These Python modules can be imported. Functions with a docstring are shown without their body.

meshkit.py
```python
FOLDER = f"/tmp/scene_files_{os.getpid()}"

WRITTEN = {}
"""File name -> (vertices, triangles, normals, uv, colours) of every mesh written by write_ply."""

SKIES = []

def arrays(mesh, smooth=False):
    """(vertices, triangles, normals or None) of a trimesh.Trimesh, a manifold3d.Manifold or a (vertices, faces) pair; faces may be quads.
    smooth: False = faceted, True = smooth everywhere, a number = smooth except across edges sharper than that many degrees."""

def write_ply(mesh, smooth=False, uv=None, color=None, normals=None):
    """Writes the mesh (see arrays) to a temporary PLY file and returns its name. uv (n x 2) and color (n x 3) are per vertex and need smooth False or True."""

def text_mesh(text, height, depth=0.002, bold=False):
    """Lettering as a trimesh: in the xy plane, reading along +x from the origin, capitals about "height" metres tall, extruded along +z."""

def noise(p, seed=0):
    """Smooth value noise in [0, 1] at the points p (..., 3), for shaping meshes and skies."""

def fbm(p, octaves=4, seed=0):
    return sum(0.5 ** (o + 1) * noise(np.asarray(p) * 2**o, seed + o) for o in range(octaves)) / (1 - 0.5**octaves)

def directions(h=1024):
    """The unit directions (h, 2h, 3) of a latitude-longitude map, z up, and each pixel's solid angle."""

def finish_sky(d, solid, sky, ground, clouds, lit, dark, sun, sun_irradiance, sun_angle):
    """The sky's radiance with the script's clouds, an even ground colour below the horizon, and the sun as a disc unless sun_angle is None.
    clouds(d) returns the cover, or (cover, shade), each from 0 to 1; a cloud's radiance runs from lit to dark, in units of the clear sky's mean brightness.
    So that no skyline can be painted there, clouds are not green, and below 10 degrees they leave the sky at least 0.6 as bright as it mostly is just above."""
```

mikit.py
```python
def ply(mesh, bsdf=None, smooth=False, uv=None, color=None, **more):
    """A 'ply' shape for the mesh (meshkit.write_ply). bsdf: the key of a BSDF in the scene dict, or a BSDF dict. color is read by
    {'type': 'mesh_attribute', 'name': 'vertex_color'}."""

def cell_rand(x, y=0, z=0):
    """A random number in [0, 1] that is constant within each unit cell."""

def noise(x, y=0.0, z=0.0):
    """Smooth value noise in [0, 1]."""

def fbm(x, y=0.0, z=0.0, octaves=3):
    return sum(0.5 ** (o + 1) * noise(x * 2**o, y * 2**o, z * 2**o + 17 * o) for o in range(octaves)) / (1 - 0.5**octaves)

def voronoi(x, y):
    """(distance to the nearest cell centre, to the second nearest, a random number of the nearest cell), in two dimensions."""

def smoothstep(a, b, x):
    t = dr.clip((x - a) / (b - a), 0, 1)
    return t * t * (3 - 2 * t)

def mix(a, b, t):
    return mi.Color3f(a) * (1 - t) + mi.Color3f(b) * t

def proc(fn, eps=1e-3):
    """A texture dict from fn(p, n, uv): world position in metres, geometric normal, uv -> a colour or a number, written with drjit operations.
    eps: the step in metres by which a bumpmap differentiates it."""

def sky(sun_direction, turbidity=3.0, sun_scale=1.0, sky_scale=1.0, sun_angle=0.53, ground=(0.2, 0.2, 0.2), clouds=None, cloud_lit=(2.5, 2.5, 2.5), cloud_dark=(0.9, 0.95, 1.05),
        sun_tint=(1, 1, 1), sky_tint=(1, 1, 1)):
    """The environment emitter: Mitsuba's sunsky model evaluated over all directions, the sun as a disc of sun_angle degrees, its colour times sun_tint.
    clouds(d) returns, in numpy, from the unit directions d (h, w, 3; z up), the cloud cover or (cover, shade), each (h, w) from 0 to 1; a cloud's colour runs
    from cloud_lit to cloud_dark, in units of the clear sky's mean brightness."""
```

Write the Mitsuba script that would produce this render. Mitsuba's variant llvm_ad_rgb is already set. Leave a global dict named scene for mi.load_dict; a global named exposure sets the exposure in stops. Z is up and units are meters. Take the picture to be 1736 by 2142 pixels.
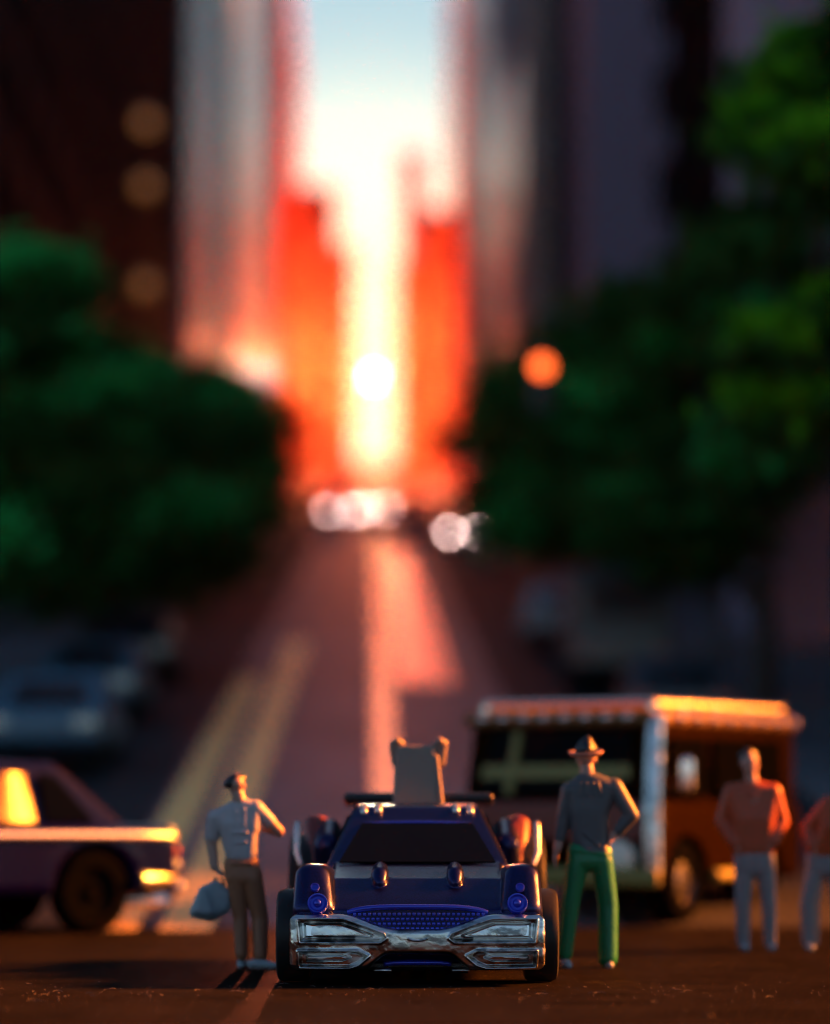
import math
import numpy as np, trimesh, shapely, drjit as dr, mitsuba as mi, mikit, meshkit
from manifold3d import Manifold, OpType
from mikit import proc, noise, fbm, smoothstep, mix
from shapely.geometry import Polygon

T = mi.ScalarTransform4f
scene, labels = {}, {}
rng = np.random.default_rng(7)

# ------------------------------------------------------------------ camera, sky, exposure
F = 6593.0 / 1736.0                      # focal length in picture widths
EYE = 1.35
scene['camera'] = dict(type='thinlens', fov=math.degrees(2 * math.atan(0.5 / F)), fov_axis='x',
                       aperture_radius=0.172, focus_distance=22.50, near_clip=0.1, far_clip=6000.0,
                       to_world=T().look_at(origin=[0, 0, EYE], target=[0, 10, EYE + 10 * 594 / 6593], up=[0, 0, 1]))
SUN_AZ, SUN_EL = math.radians(74), math.radians(25)
GLOW = np.array([-0.0133, 1.0, 0.125]); GLOW /= np.linalg.norm(GLOW)


def evening(d):                          # bright, whitish air round the end of the street, paler and bluer away from it
    a = np.degrees(np.arccos(np.clip(d @ GLOW, -1, 1)))
    sm = lambda lo, hi: np.clip((a - lo) / (hi - lo), 0, 1) ** 2 * (3 - 2 * np.clip((a - lo) / (hi - lo), 0, 1))
    return 1 - sm(7.5, 38.0), sm(0.0, 7.6)


scene['sky'] = mikit.sky([math.sin(SUN_AZ) * math.cos(SUN_EL), math.cos(SUN_AZ) * math.cos(SUN_EL), math.sin(SUN_EL)], turbidity=3,
                         sun_scale=10.0, sky_scale=1.7, sun_angle=12.0, sun_tint=(1.0, 0.30, 0.035), sky_tint=(0.95, 1.0, 1.06), ground=(0.03, 0.025, 0.02),
                         clouds=evening, cloud_lit=(9.0, 8.0, 4.8), cloud_dark=(1.7, 2.4, 2.65))
exposure = 1.3
SUNBALL = (64000.0, 11400.0, 4600.0)        # radiance of the sun's disc at the end of the street


# ------------------------------------------------------------------ helpers
def bsdf(name, color, rough=0.5, metallic=0.0, clear=0.0, spec=0.5, bump=None, rv=None, two=True, **more):
    d = dict(type='principled', base_color=color if isinstance(color, dict) else {'type': 'rgb', 'value': list(color)},
             roughness=rv or rough, metallic=metallic, specular=spec, **more)
    if clear:
        d.update(clearcoat=clear, clearcoat_gloss=0.92)
    if bump:
        d = {'type': 'bumpmap', 'bump': bump[0], 'scale': bump[1], 'bsdf': d}
    scene[name] = dict(type='twosided', bsdf=d) if two else d


def add(key, mesh, mat, smooth=False, label=None, category=None, group=None, kind=None, **more):
    base, k = key, 1
    while key in scene or key in labels and '__' not in key and label is None:
        key = f'{base}_{k:03d}'; k += 1
    scene[key] = mikit.ply(mesh, mat, smooth=smooth, **more)
    tag(key, label, category, group, kind)
    return key


def tag(key, label=None, category=None, group=None, kind=None):
    d = {k: v for k, v in dict(label=label, category=category, group=group, kind=kind).items() if v}
    if d:
        labels[key] = {**labels.get(key, {}), **d}
    return key


taken = set()


def thing(name, label, category, group=None):
    key, k = name, 1
    while key in taken:
        key = f'{name}_{k:03d}'; k += 1
    taken.add(key)
    return tag(key, label, category, group)


def M(v, f):
    return trimesh.Trimesh(np.asarray(v, float), np.asarray(f, int), process=False)


def box(x0, x1, y0, y1, z0, z1):
    b = trimesh.creation.box((x1 - x0, y1 - y0, z1 - z0))
    b.apply_translation(((x0 + x1) / 2, (y0 + y1) / 2, (z0 + z1) / 2))
    return b


def cat(ms):
    return trimesh.util.concatenate(ms)


def rbox(x0, x1, y0, y1, z0, z1, r=0.03, seg=12):
    return hull([(x, y, z) for x in (x0 + r, x1 - r) for y in (y0 + r, y1 - r) for z in (z0 + r, z1 - r)], r, seg)


def hull(pts, r, seg=14):
    """Manifold: the hull of spheres at pts (r one radius or one per point)."""
    rs = [r] * len(pts) if np.isscalar(r) else r
    return Manifold.batch_hull([Manifold.sphere(float(q), seg).translate([float(c) for c in p]) for p, q in zip(pts, rs)])


def union(ms):
    return Manifold.batch_boolean(ms, OpType.Add)


def tri(man):
    m = man.to_mesh()
    return trimesh.Trimesh(m.vert_properties[:, :3], m.tri_verts, process=False)


def soft(man, edge=0.03, it=8):
    m = tri(man.refine_to_length(edge))
    m.merge_vertices()
    trimesh.smoothing.filter_taubin(m, lamb=0.5, nu=0.52, iterations=it)
    return m


def tube(path, r, n=10, cap=True):
    """Round tube along a path; r one radius or one per point."""
    p = np.asarray(path, float); k = len(p)
    rs = np.full(k, r) if np.isscalar(r) else np.asarray(r, float)
    t = np.gradient(p, axis=0); t /= np.linalg.norm(t, axis=1, keepdims=True)
    up = np.array([0, 0, 1.0]) if abs(t[0][2]) < 0.9 else np.array([1.0, 0, 0])
    a = np.cross(t, up); a /= np.linalg.norm(a, axis=1, keepdims=True); b = np.cross(t, a)
    w = np.arange(n) * 2 * np.pi / n
    v = (p[:, None] + rs[:, None, None] * (np.cos(w)[None, :, None] * a[:, None] + np.sin(w)[None, :, None] * b[:, None])).reshape(-1, 3)
    f = []
    for i in range(k - 1):
        for j in range(n):
            q = [i * n + j, i * n + (j + 1) % n, (i + 1) * n + (j + 1) % n, (i + 1) * n + j]
            f += [[q[0], q[2], q[1]], [q[0], q[3], q[2]]]
    if cap:
        v = np.vstack([v, p[0], p[-1]]); c0, c1 = len(v) - 2, len(v) - 1
        for j in range(n):
            f += [[c0, j, (j + 1) % n], [c1, (k - 1) * n + (j + 1) % n, (k - 1) * n + j]]
    m = M(v, f); m.fix_normals()
    return m


def lathe(profile, n=48):
    """Revolve (radius, height) pairs round z."""
    return trimesh.creation.revolve(np.asarray(profile, float), sections=n)


def move(m, dx=0, dy=0, dz=0, rz=0.0, rx=0.0, ry=0.0):
    m = m.copy()
    for ang, ax in ((rx, [1, 0, 0]), (ry, [0, 1, 0]), (rz, [0, 0, 1])):
        if ang:
            m.apply_transform(trimesh.transformations.rotation_matrix(ang, ax))
    m.apply_translation((dx, dy, dz))
    return m


def panel(corners, thick):
    """Thin solid plate through 4 corners (thickness along its normal)."""
    c = np.asarray(corners, float)
    n = np.cross(c[1] - c[0], c[2] - c[0]); n /= np.linalg.norm(n)
    m = trimesh.convex.convex_hull(np.vstack([c - n * thick / 2, c + n * thick / 2]))
    return M(m.vertices, m.faces)


# ------------------------------------------------------------------ materials
def floor_color(p, n, uv):
    a = fbm(p.x * 2.3, p.y * 2.3, 0, 4)
    s = noise(p.x * 55, p.y * 55, 3)
    c = mix((0.005, 0.0042, 0.0036), (0.013, 0.0105, 0.0085), a)
    return mix(c, (0.12, 0.09, 0.07), smoothstep(0.90, 0.99, s) * 0.6)


def floor_bump(p, n, uv):
    return noise(p.x * 70, p.y * 70, 0) * 0.5 + noise(p.x * 170, p.y * 170, 5) * 0.35 + noise(p.x * 6, p.y * 6, 2)


def floor_rough(p, n, uv):
    return 0.26 + 0.14 * fbm(p.x * 1.3, p.y * 1.3, 4, 3)


bsdf('mat_floor_gloss', proc(floor_color), spec=0.5, rv=proc(floor_rough), bump=(proc(floor_bump, eps=2e-3), 0.0022))
bsdf('mat_floor_matt', (0.05, 0.036, 0.027), 1.0, spec=0.0)
scene['mat_floor_matt'] = dict(type='bumpmap', bump=proc(floor_bump, eps=2e-3), scale=0.003, bsdf=dict(type='diffuse', reflectance=proc(floor_color)))
scene['mat_floor'] = dict(type='blendbsdf', weight=0.06, a={'type': 'ref', 'id': 'mat_floor_matt'}, b={'type': 'ref', 'id': 'mat_floor_gloss'})
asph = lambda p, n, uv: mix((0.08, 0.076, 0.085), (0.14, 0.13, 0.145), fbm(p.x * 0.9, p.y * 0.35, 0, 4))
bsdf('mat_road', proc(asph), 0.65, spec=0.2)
bsdf('mat_shaded_lane', (0.022, 0.023, 0.026), 0.8, spec=0.15)  # dark tone holds the shade lying on the side lanes
bsdf('mat_pavement', (0.10, 0.10, 0.11), 0.6)
bsdf('mat_hill', (0.03, 0.032, 0.03), 0.8)
bsdf('mat_yellow_line', (0.95, 0.62, 0.20), 0.55, spec=0.3, metallic=0.35)
bsdf('mat_orange_line', (0.95, 0.66, 0.28), 0.48, spec=0.3, metallic=0.5)
bsdf('mat_sun_streak', (0.95, 0.07, 0.03), 0.42, spec=0.3, metallic=0.7)  # red of the sun's streak on the road
bsdf('mat_white', (0.75, 0.74, 0.72), 0.5)
for name, c in dict(black=(0.010, 0.007, 0.007), brown=(0.22, 0.026, 0.012), brick=(0.16, 0.025, 0.014),  # brick, brown and redbrown walls carry the red sun glow in their colour
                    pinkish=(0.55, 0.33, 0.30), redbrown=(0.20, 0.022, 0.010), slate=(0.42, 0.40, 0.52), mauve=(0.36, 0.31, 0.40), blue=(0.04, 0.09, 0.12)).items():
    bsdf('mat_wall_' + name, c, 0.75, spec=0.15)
bsdf('mat_wall_teal', (0.10, 0.42, 0.46), 0.20, metallic=1.0)
bsdf('mat_wall_cream', (0.52, 0.46, 0.34), 0.18, metallic=0.85, spec=0.8)
patch = lambda p, n, uv: 0.14 + 0.55 * smoothstep(0.42, 0.60, fbm(p.y / 16.0, p.z / 9.0, 3, 2))
bsdf('mat_wall_grey', (0.46, 0.43, 0.40), rv=proc(patch), metallic=0.3, spec=0.7)
bsdf('mat_glass_dark', (0.012, 0.014, 0.018), 0.25, spec=0.2)
bsdf('mat_glass_teal', (0.08, 0.32, 0.38), 0.15, spec=0.8)
bsdf('mat_bark', (0.05, 0.035, 0.025), 0.8)
for name, c, q in (('leaf', (0.030, 0.12, 0.025), 0.7), ('leaf_bright', (0.05, 0.55, 0.12), 0.9), ('leaf_lime', (0.16, 0.50, 0.02), 0.9)):  # the brighter greens stand for light on the crowns
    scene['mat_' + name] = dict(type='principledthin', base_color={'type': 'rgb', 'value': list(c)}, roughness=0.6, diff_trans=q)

# toys
flake = lambda p, n, uv: mix((0.0006, 0.0015, 0.026), (0.002, 0.006, 0.10), noise(p.x * 160, p.y * 160, p.z * 160))
bsdf('mat_blue_paint', proc(flake), 0.28, metallic=0.75, clear=0.6)
bsdf('mat_blue_bright', (0.02, 0.035, 0.45), 0.25, metallic=0.5, clear=1.0)
chip = lambda p, n, uv: fbm(p.x * 40, p.y * 40, p.z * 40, 3) * 0.6 + noise(p.x * 220 + p.z * 160, p.z * 30, 1) * 0.3
worn = lambda p, n, uv: 0.10 + 0.28 * smoothstep(0.45, 0.75, fbm(p.x * 9, p.y * 9, p.z * 16, 4))
tarn = lambda p, n, uv: mix((0.68, 0.68, 0.65), (0.05, 0.055, 0.06), smoothstep(0.44, 0.66, fbm(p.x * 11 + 5, p.y * 9, p.z * 18, 4)) * 0.75)
bsdf('mat_chrome_worn', proc(tarn), metallic=1.0, rv=proc(worn), bump=(proc(chip, eps=1e-3), 0.0018))
bsdf('mat_chrome', (0.85, 0.85, 0.84), 0.12, metallic=1.0)
bsdf('mat_chrome_satin', (0.80, 0.76, 0.70), 0.36, metallic=1.0)
bsdf('mat_tyre', (0.012, 0.012, 0.012), 0.45, spec=0.25)
bsdf('mat_tyre_dull', (0.003, 0.003, 0.003), 0.9, spec=0.0)
bsdf('mat_black_plastic', (0.010, 0.010, 0.011), 0.3)
bsdf('mat_dark_glass', (0.0015, 0.0015, 0.0015), 0.12, spec=0.04)
bsdf('mat_grey_plastic', (0.20, 0.15, 0.12), 0.45)
bsdf('mat_red_plastic', (0.30, 0.03, 0.02), 0.3, clear=0.6)
bsdf('mat_purple_paint', (0.003, 0.002, 0.030), 0.16, spec=0.3)
bsdf('mat_toy_window', (0.05, 0.02, 0.008), 0.28, spec=0.3)
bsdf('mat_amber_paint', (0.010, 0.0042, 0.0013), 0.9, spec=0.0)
bsdf('mat_amber_roof_lit', (0.16, 0.075, 0.022), 0.6, spec=0.2)  # amber roof paint, lightened for the orange light falling on it
bsdf('mat_olive', (0.20, 0.17, 0.03), 0.45)
bsdf('mat_maroon', (0.14, 0.02, 0.012), 0.4)
bsdf('mat_lamp_lens', (0.85, 0.78, 0.60), 0.25)
bsdf('mat_skin', (0.36, 0.20, 0.15), 0.45)
bsdf('mat_hair', (0.012, 0.010, 0.010), 0.4)
bsdf('mat_shirt_grey', (0.37, 0.335, 0.34), 0.5)
bsdf('mat_vest_grey', (0.065, 0.065, 0.07), 0.5)
bsdf('mat_trouser_brown', (0.28, 0.105, 0.05), 0.5)
bsdf('mat_trouser_green', (0.003, 0.15, 0.048), 0.38)
bsdf('mat_jacket_red', (0.32, 0.048, 0.010), 0.45)
bsdf('mat_trouser_white', (0.17, 0.17, 0.18), 0.5)
bsdf('mat_shoe_pale', (0.26, 0.31, 0.33), 0.4)
bsdf('mat_bag', (0.22, 0.26, 0.28), 0.45)
bsdf('mat_eye', (0.02, 0.015, 0.012), 0.3)
bsdf('mat_dust', (0.16, 0.12, 0.10), 0.7)

# ------------------------------------------------------------------ ground: a dark glossy flat, then a street climbing away
T0, GRADE, DRIFT = 33.0, 0.1115, -0.0133


def S(s, t, u):
    """Street frame (across, along, up) to the world."""
    return np.array([s + DRIFT * t, t, u + GRADE * max(t - T0, 0.0)])


def strip(s0, s1, t0, t1, u, du=None, step=20.0):
    """A sheet lying on the street (du: its depth, for kerbs)."""
    ts = [t for t in np.arange(t0, t1, step)] + [t1]
    v, f = [], []
    for t in ts:
        row = [S(s0, t, u), S(s1, t, u)]
        if du:
            row += [S(s1, t, u - du), S(s0, t, u - du)]
        v += row
    k = 4 if du else 2
    for i in range(len(ts) - 1):
        for j in range(k if du else 1):
            a, b = i * k + j, i * k + (j + 1) % k
            f += [[a, b, b + k], [a, b + k, a + k]]
    if du:
        e = (len(ts) - 1) * k
        f += [[0, 2, 1], [0, 3, 2], [e, e + 1, e + 2], [e, e + 2, e + 3]]
    return M(v, f)


add('ground', M([(-90, -60, 0), (90, -60, 0), (90, T0, 0), (-90, T0, 0)], [[0, 1, 2], [0, 2, 3]]), 'mat_floor', kind='structure', label='dark glossy brown surface the toys stand on')
END = 900.0
add('hillside', strip(-300, 300, T0, END, -0.16, step=60), 'mat_hill', kind='structure', label='dark rising ground under the city blocks')
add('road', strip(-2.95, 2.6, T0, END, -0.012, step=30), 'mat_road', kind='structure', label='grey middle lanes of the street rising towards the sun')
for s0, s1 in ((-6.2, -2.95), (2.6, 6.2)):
    add('shaded_lane', strip(s0, s1, T0, END, -0.012, step=30), 'mat_shaded_lane', kind='structure', label='lane with shade put into its dark colour along the ' + ('left' if s0 < 0 else 'right') + ' kerb')
for s0, s1 in ((-12.0, -6.2), (6.2, 12.0)):
    add('pavement', strip(s0, s1, T0 + 0.4, END, 0.13, du=0.30, step=30), 'mat_pavement', kind='structure', label='dark pavement along the ' + ('left' if s0 < 0 else 'right') + ' side of the street')
for k, (s0, s1) in enumerate(((-2.86, -2.38), (-2.16, -1.62))):
    add('painted_line', strip(s0, s1, T0 - 1.0, 68.0 if k == 0 else 80.0, -0.004 + 0.008, step=8), 'mat_yellow_line', kind='structure', label=('outer' if k == 0 else 'inner') + ' of the two thick yellow lines painted on the street')
add('painted_line', strip(-0.02, 0.40, T0, 190.0, 0.0, step=20), 'mat_orange_line', kind='structure', label='pale orange line down the middle of the street')
add('sun_streak', strip(0.55, 1.75, 66.0, 150.0, 0.0, step=20), 'mat_sun_streak', kind='structure', label='red strip painted in for the sun reflection beside the middle line')  # sun's reflection on the road, put in as a coloured strip

# ------------------------------------------------------------------ the sun at the end of the street
TS = 350.0
sun_at = np.array([DRIFT * TS, TS, 1.35 - (785 - 1665) * TS / 6593])
scene['setting_sun'] = dict(type='sphere', center=[float(c) for c in sun_at], radius=0.34, bsdf={'type': 'ref', 'id': 'mat_white'},
                            emitter=dict(type='area', radiance={'type': 'rgb', 'value': list(SUNBALL)}))
tag('setting_sun', 'blinding white and yellow setting sun low between the towers', 'sun')


# ------------------------------------------------------------------ towers
def ztop(y, t):
    return EYE - (y - 1665) * t / 6593


def tower(name, label, side, w, t0, t1, top, wall, glass='mat_glass_dark', depth=14.0, bay=4.0, floor=3.6, proud=0.45, crown=None, group=None, pier=0.9):
    """A block along the street: its face stands w from the middle on the given side, from t0 to t1 along it, up to height top."""
    key = thing(name, label, 'building', group)
    base = GRADE * (t0 - T0) - 3
    tc_ = (t0 + t1) / 2
    cx = DRIFT * tc_

    def along(m):        # the block stands square to the street, which drifts a little to the left
        m.vertices[:, 0] += DRIFT * (m.vertices[:, 1] - tc_)
        return m

    xi, xo = side * w, side * (w + depth)
    lo, hi = min(xi, xo) + cx, max(xi, xo) + cx
    core = box(lo + proud, hi - proud, t0 + proud, t1 - proud, base, top - 0.3)
    add(key + '__glazing', along(core), glass)
    bs = []
    face = lo if side > 0 else hi
    n = max(2, round((t1 - t0) / bay))
    for i in range(n + 1):
        tc = min(max(t0 + (t1 - t0) * i / n, t0 + pier / 2), t1 - pier / 2)
        bs.append(box(min(face, face + side * 1.2), max(face, face + side * 1.2), tc - pier / 2, tc + pier / 2, base, top))
    m = max(2, round(depth / bay))
    for i in range(m + 1):
        xc = min(max(lo + (hi - lo) * i / m, lo + pier / 2 + .01), hi - pier / 2 - .01)
        bs.append(box(xc - pier / 2 + .01, xc + pier / 2 - .01, t0, t0 + 1.2, base, top - 0.05))
    zs = np.arange(base + 4.5, top - 1.5, floor)
    for z in zs:
        bs.append(box(lo + 0.08, hi - 0.08, t0 + 0.08, t1 - 0.08, z, z + 1.25))
    add(key + '__wall', along(cat(bs)), wall)
    add(key + '__roof', along(box(lo - 0.25, hi + 0.25, t0 - 0.25, t1 + 0.25, top, top + 1.0)), wall)
    if crown:
        add(key + '__roof__water_tank', cat([box((lo + hi) / 2 - 2, (lo + hi) / 2 + 2, t0 + 3, t0 + 7, top + 1.0, top + crown)]), wall)
    return key, face, base


# left side
kL1, fL1, bL1 = tower('office_tower', 'nearly black office tower filling the upper left with three dim amber lamps', -1, 11.3, 76, 186, 50, 'mat_wall_black', bay=5)
tower('office_tower', 'pale teal glass tower just right of the black tower', -1, 11.0, 187.5, 226, ztop(-20, 226), 'mat_wall_teal', 'mat_glass_teal', bay=6, pier=2.6)
tower('office_tower', 'tall cream stone tower left of the sky gap', -1, 10.3, 228, 318, ztop(-60, 318), 'mat_wall_cream', bay=5, proud=0.6, pier=3.2)
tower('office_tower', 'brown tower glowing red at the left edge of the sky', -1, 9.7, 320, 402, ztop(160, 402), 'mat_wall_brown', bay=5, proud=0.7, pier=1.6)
tower('office_tower', 'block with a flat top, coloured red for the glow, lower left of the sky gap', -1, 5.4, 430, 452, ztop(392, 430), 'mat_wall_brick', depth=12, bay=3, proud=0.7)
tower('office_tower', 'low block coloured red for the glow left of the sun at street end', -1, 3.0, 456, 480, ztop(520, 456), 'mat_wall_brick', depth=12, bay=4, proud=0.7)
# right side
tower('office_tower', 'pale mauve tower at the upper right behind the tree branch', 1, 9.7, 78, 86, 35, 'mat_wall_mauve', bay=4, pier=2.2)
tower('office_tower', 'unseen tower past the right frame edge, added to shade the street', 1, 11.3, 42, 76, 33, 'mat_wall_black', bay=5, pier=2.2)  # out of view, set here to keep the orange sun off trees and road
tower('office_tower', 'black glass tower between the mauve tower and the slate tower', 1, 11.1, 87, 116, 43, 'mat_wall_black', bay=7)
tower('office_tower', 'slate grey tower with pale vertical piers on the right', 1, 8.0, 117, 125, 45, 'mat_wall_slate', bay=5, pier=2.6)
tower('office_tower', 'dark blue glass tower between the mottled grey and slate towers', 1, 8.2, 126.5, 145, 49, 'mat_wall_blue', 'mat_glass_teal', bay=6)
tower('office_tower', 'mottled grey tower with pale gleaming patches right of the sky', 1, 7.1, 147, 259, ztop(-30, 259), 'mat_wall_grey', bay=6, proud=0.8, pier=2.6)
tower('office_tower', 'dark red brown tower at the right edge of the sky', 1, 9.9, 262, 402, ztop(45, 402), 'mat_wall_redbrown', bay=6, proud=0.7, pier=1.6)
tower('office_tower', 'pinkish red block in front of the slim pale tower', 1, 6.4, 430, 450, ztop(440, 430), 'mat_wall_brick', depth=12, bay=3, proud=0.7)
tower('office_tower', 'slim pale tower rising right of the sun', 1, 4.2, 462, 474, ztop(335, 462), 'mat_wall_pinkish', depth=3.4, bay=4, crown=3)
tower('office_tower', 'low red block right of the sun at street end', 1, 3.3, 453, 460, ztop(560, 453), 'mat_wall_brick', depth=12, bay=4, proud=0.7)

for zy in (240, 377, 590):
    t = 148.0
    k = thing('wall_lamp', {240: 'topmost', 377: 'middle', 590: 'lowest'}[zy] + ' of the three dim amber lamps on the black tower', 'lamp', 'amber lamps on the black tower')
    z = ztop(zy, t)
    x = fL1 + DRIFT * (t - 131)
    add(k + '__bracket', cat([box(x - 0.1, x + 0.55, t - 0.06, t + 0.06, z + 0.42, z + 0.52), box(x - 0.1, x + 0.06, t - 0.25, t + 0.25, z - 0.1, z + 0.7)]), 'mat_black_plastic')
    scene[k + '__globe'] = dict(type='sphere', center=[float(x + 0.45), t, float(z)], radius=0.40, bsdf={'type': 'ref', 'id': 'mat_white'},
                                emitter=dict(type='area', radiance={'type': 'rgb', 'value': [0.13, 0.042, 0.004]}))

# ------------------------------------------------------------------ trees
def tree(label, s, t, h, rad, seed, low=1.7, dark='mat_leaf', lit='mat_leaf_bright', n=8500, lean=0.0, group='street trees'):
    r = np.random.default_rng(seed)
    key = thing('street_tree', label, 'tree', group)
    b = S(s, t, -0.2)
    top = b + [lean * 0.5, 0, h * 0.72]
    path = [b, b + [0.03, 0, low * 0.6], b + [lean * 0.2, 0.1, h * 0.45], top]
    limbs = [tube(path, [0.30, 0.22, 0.15, 0.05], 9)]
    cl = []
    for i in range(34):
        a = r.uniform(0, 2 * np.pi); q = r.uniform(0.25, 0.9) ** 0.7
        z = low + (h - low) * r.uniform(0.08, 0.92)
        prof = math.sin(math.pi * min(max((z - low) / (h - low) * 0.85 + 0.12, 0), 1)) ** 0.6
        c = b + [lean * z / h + rad * q * prof * math.cos(a), rad * q * prof * math.sin(a), z]
        cl.append((c, rad * r.uniform(0.19, 0.36)))
        if i < 14:
            m = b + [lean * 0.3 * z / h, 0, max(low * 0.8, z * 0.55)]
            limbs.append(tube([m, (m + c) / 2 + [0, 0, 0.15], c], [0.09, 0.06, 0.02], 6))
    add(key + '__trunk', cat(limbs), 'mat_bark', smooth=40)

    def leaves(cl, n, size, loose=.3):
        w = np.array([q ** 2 for _, q in cl]); w /= w.sum()
        i = r.choice(len(cl), n, p=w)
        d = r.normal(size=(n, 3)); d /= np.linalg.norm(d, axis=1, keepdims=True)
        c = np.array([cl[j][0] for j in i]) + d * (np.array([cl[j][1] for j in i]) * np.where(r.random(n) < loose, r.uniform(0.9, 1.65, n), r.uniform(0.35, 1.0, n) ** 0.5))[:, None] * [1, 1, 0.48]
        a = r.normal(size=(n, 3)); a /= np.linalg.norm(a, axis=1, keepdims=True)
        q = np.cross(a, r.normal(size=(n, 3))); q /= np.linalg.norm(q, axis=1, keepdims=True)
        l = size * r.uniform(0.7, 1.3, (n, 1))
        v = np.stack([c - a * l, c + q * l * 0.45, c + a * l, c - q * l * 0.45], 1).reshape(-1, 3)
        f = np.arange(n)[:, None] * 4
        return M(v, np.vstack([f + [0, 1, 2], f + [0, 2, 3]]))

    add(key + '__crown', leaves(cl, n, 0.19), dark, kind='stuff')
    add(key + '__lit_leaves', leaves([(c + [0, -0.25, 0.25], q * 0.95) for c, q in cl[18:]], n // 2, 0.21, .12), lit, kind='stuff')  # lit copy of the crown leaves, highlights carried by a brighter green


tree('big dark green tree nearest on the left above the purple car', -7.3, 56, 9.0, 3.3, 11, low=1.6)
tree('second tree of the left row, bright clumps low down', -6.2, 68, 8.0, 3.7, 12, low=1.6)
tree('third tree of the left row, behind the bright clumps', -6.4, 84, 8.0, 4.0, 13, low=1.6)
tree('fourth dark tree of the left row, before the cream tower', -6.6, 103, 7.7, 4.2, 14)
tree('farthest tree of the left row, beside the red glow', -6.8, 128, 7.0, 4.3, 15)
tree('nearest tree on the right, lime branch reaching up to the frame edge', 7.2, 47, 12.5, 2.6, 21, low=4.5, lit='mat_leaf_lime')
tree('second tree of the right row, broad bright green crown', 7.2, 58, 9.4, 3.4, 22, low=2.4)
tree('third tree of the right row, pale green lower branches', 6.4, 74, 8.8, 3.8, 23)
tree('fourth dark tree of the right row, behind the traffic light', 6.9, 98, 9.2, 4.0, 24)
tree('farthest tree of the right row, beside the red glow', 6.9, 126, 7.0, 4.2, 25)

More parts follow.
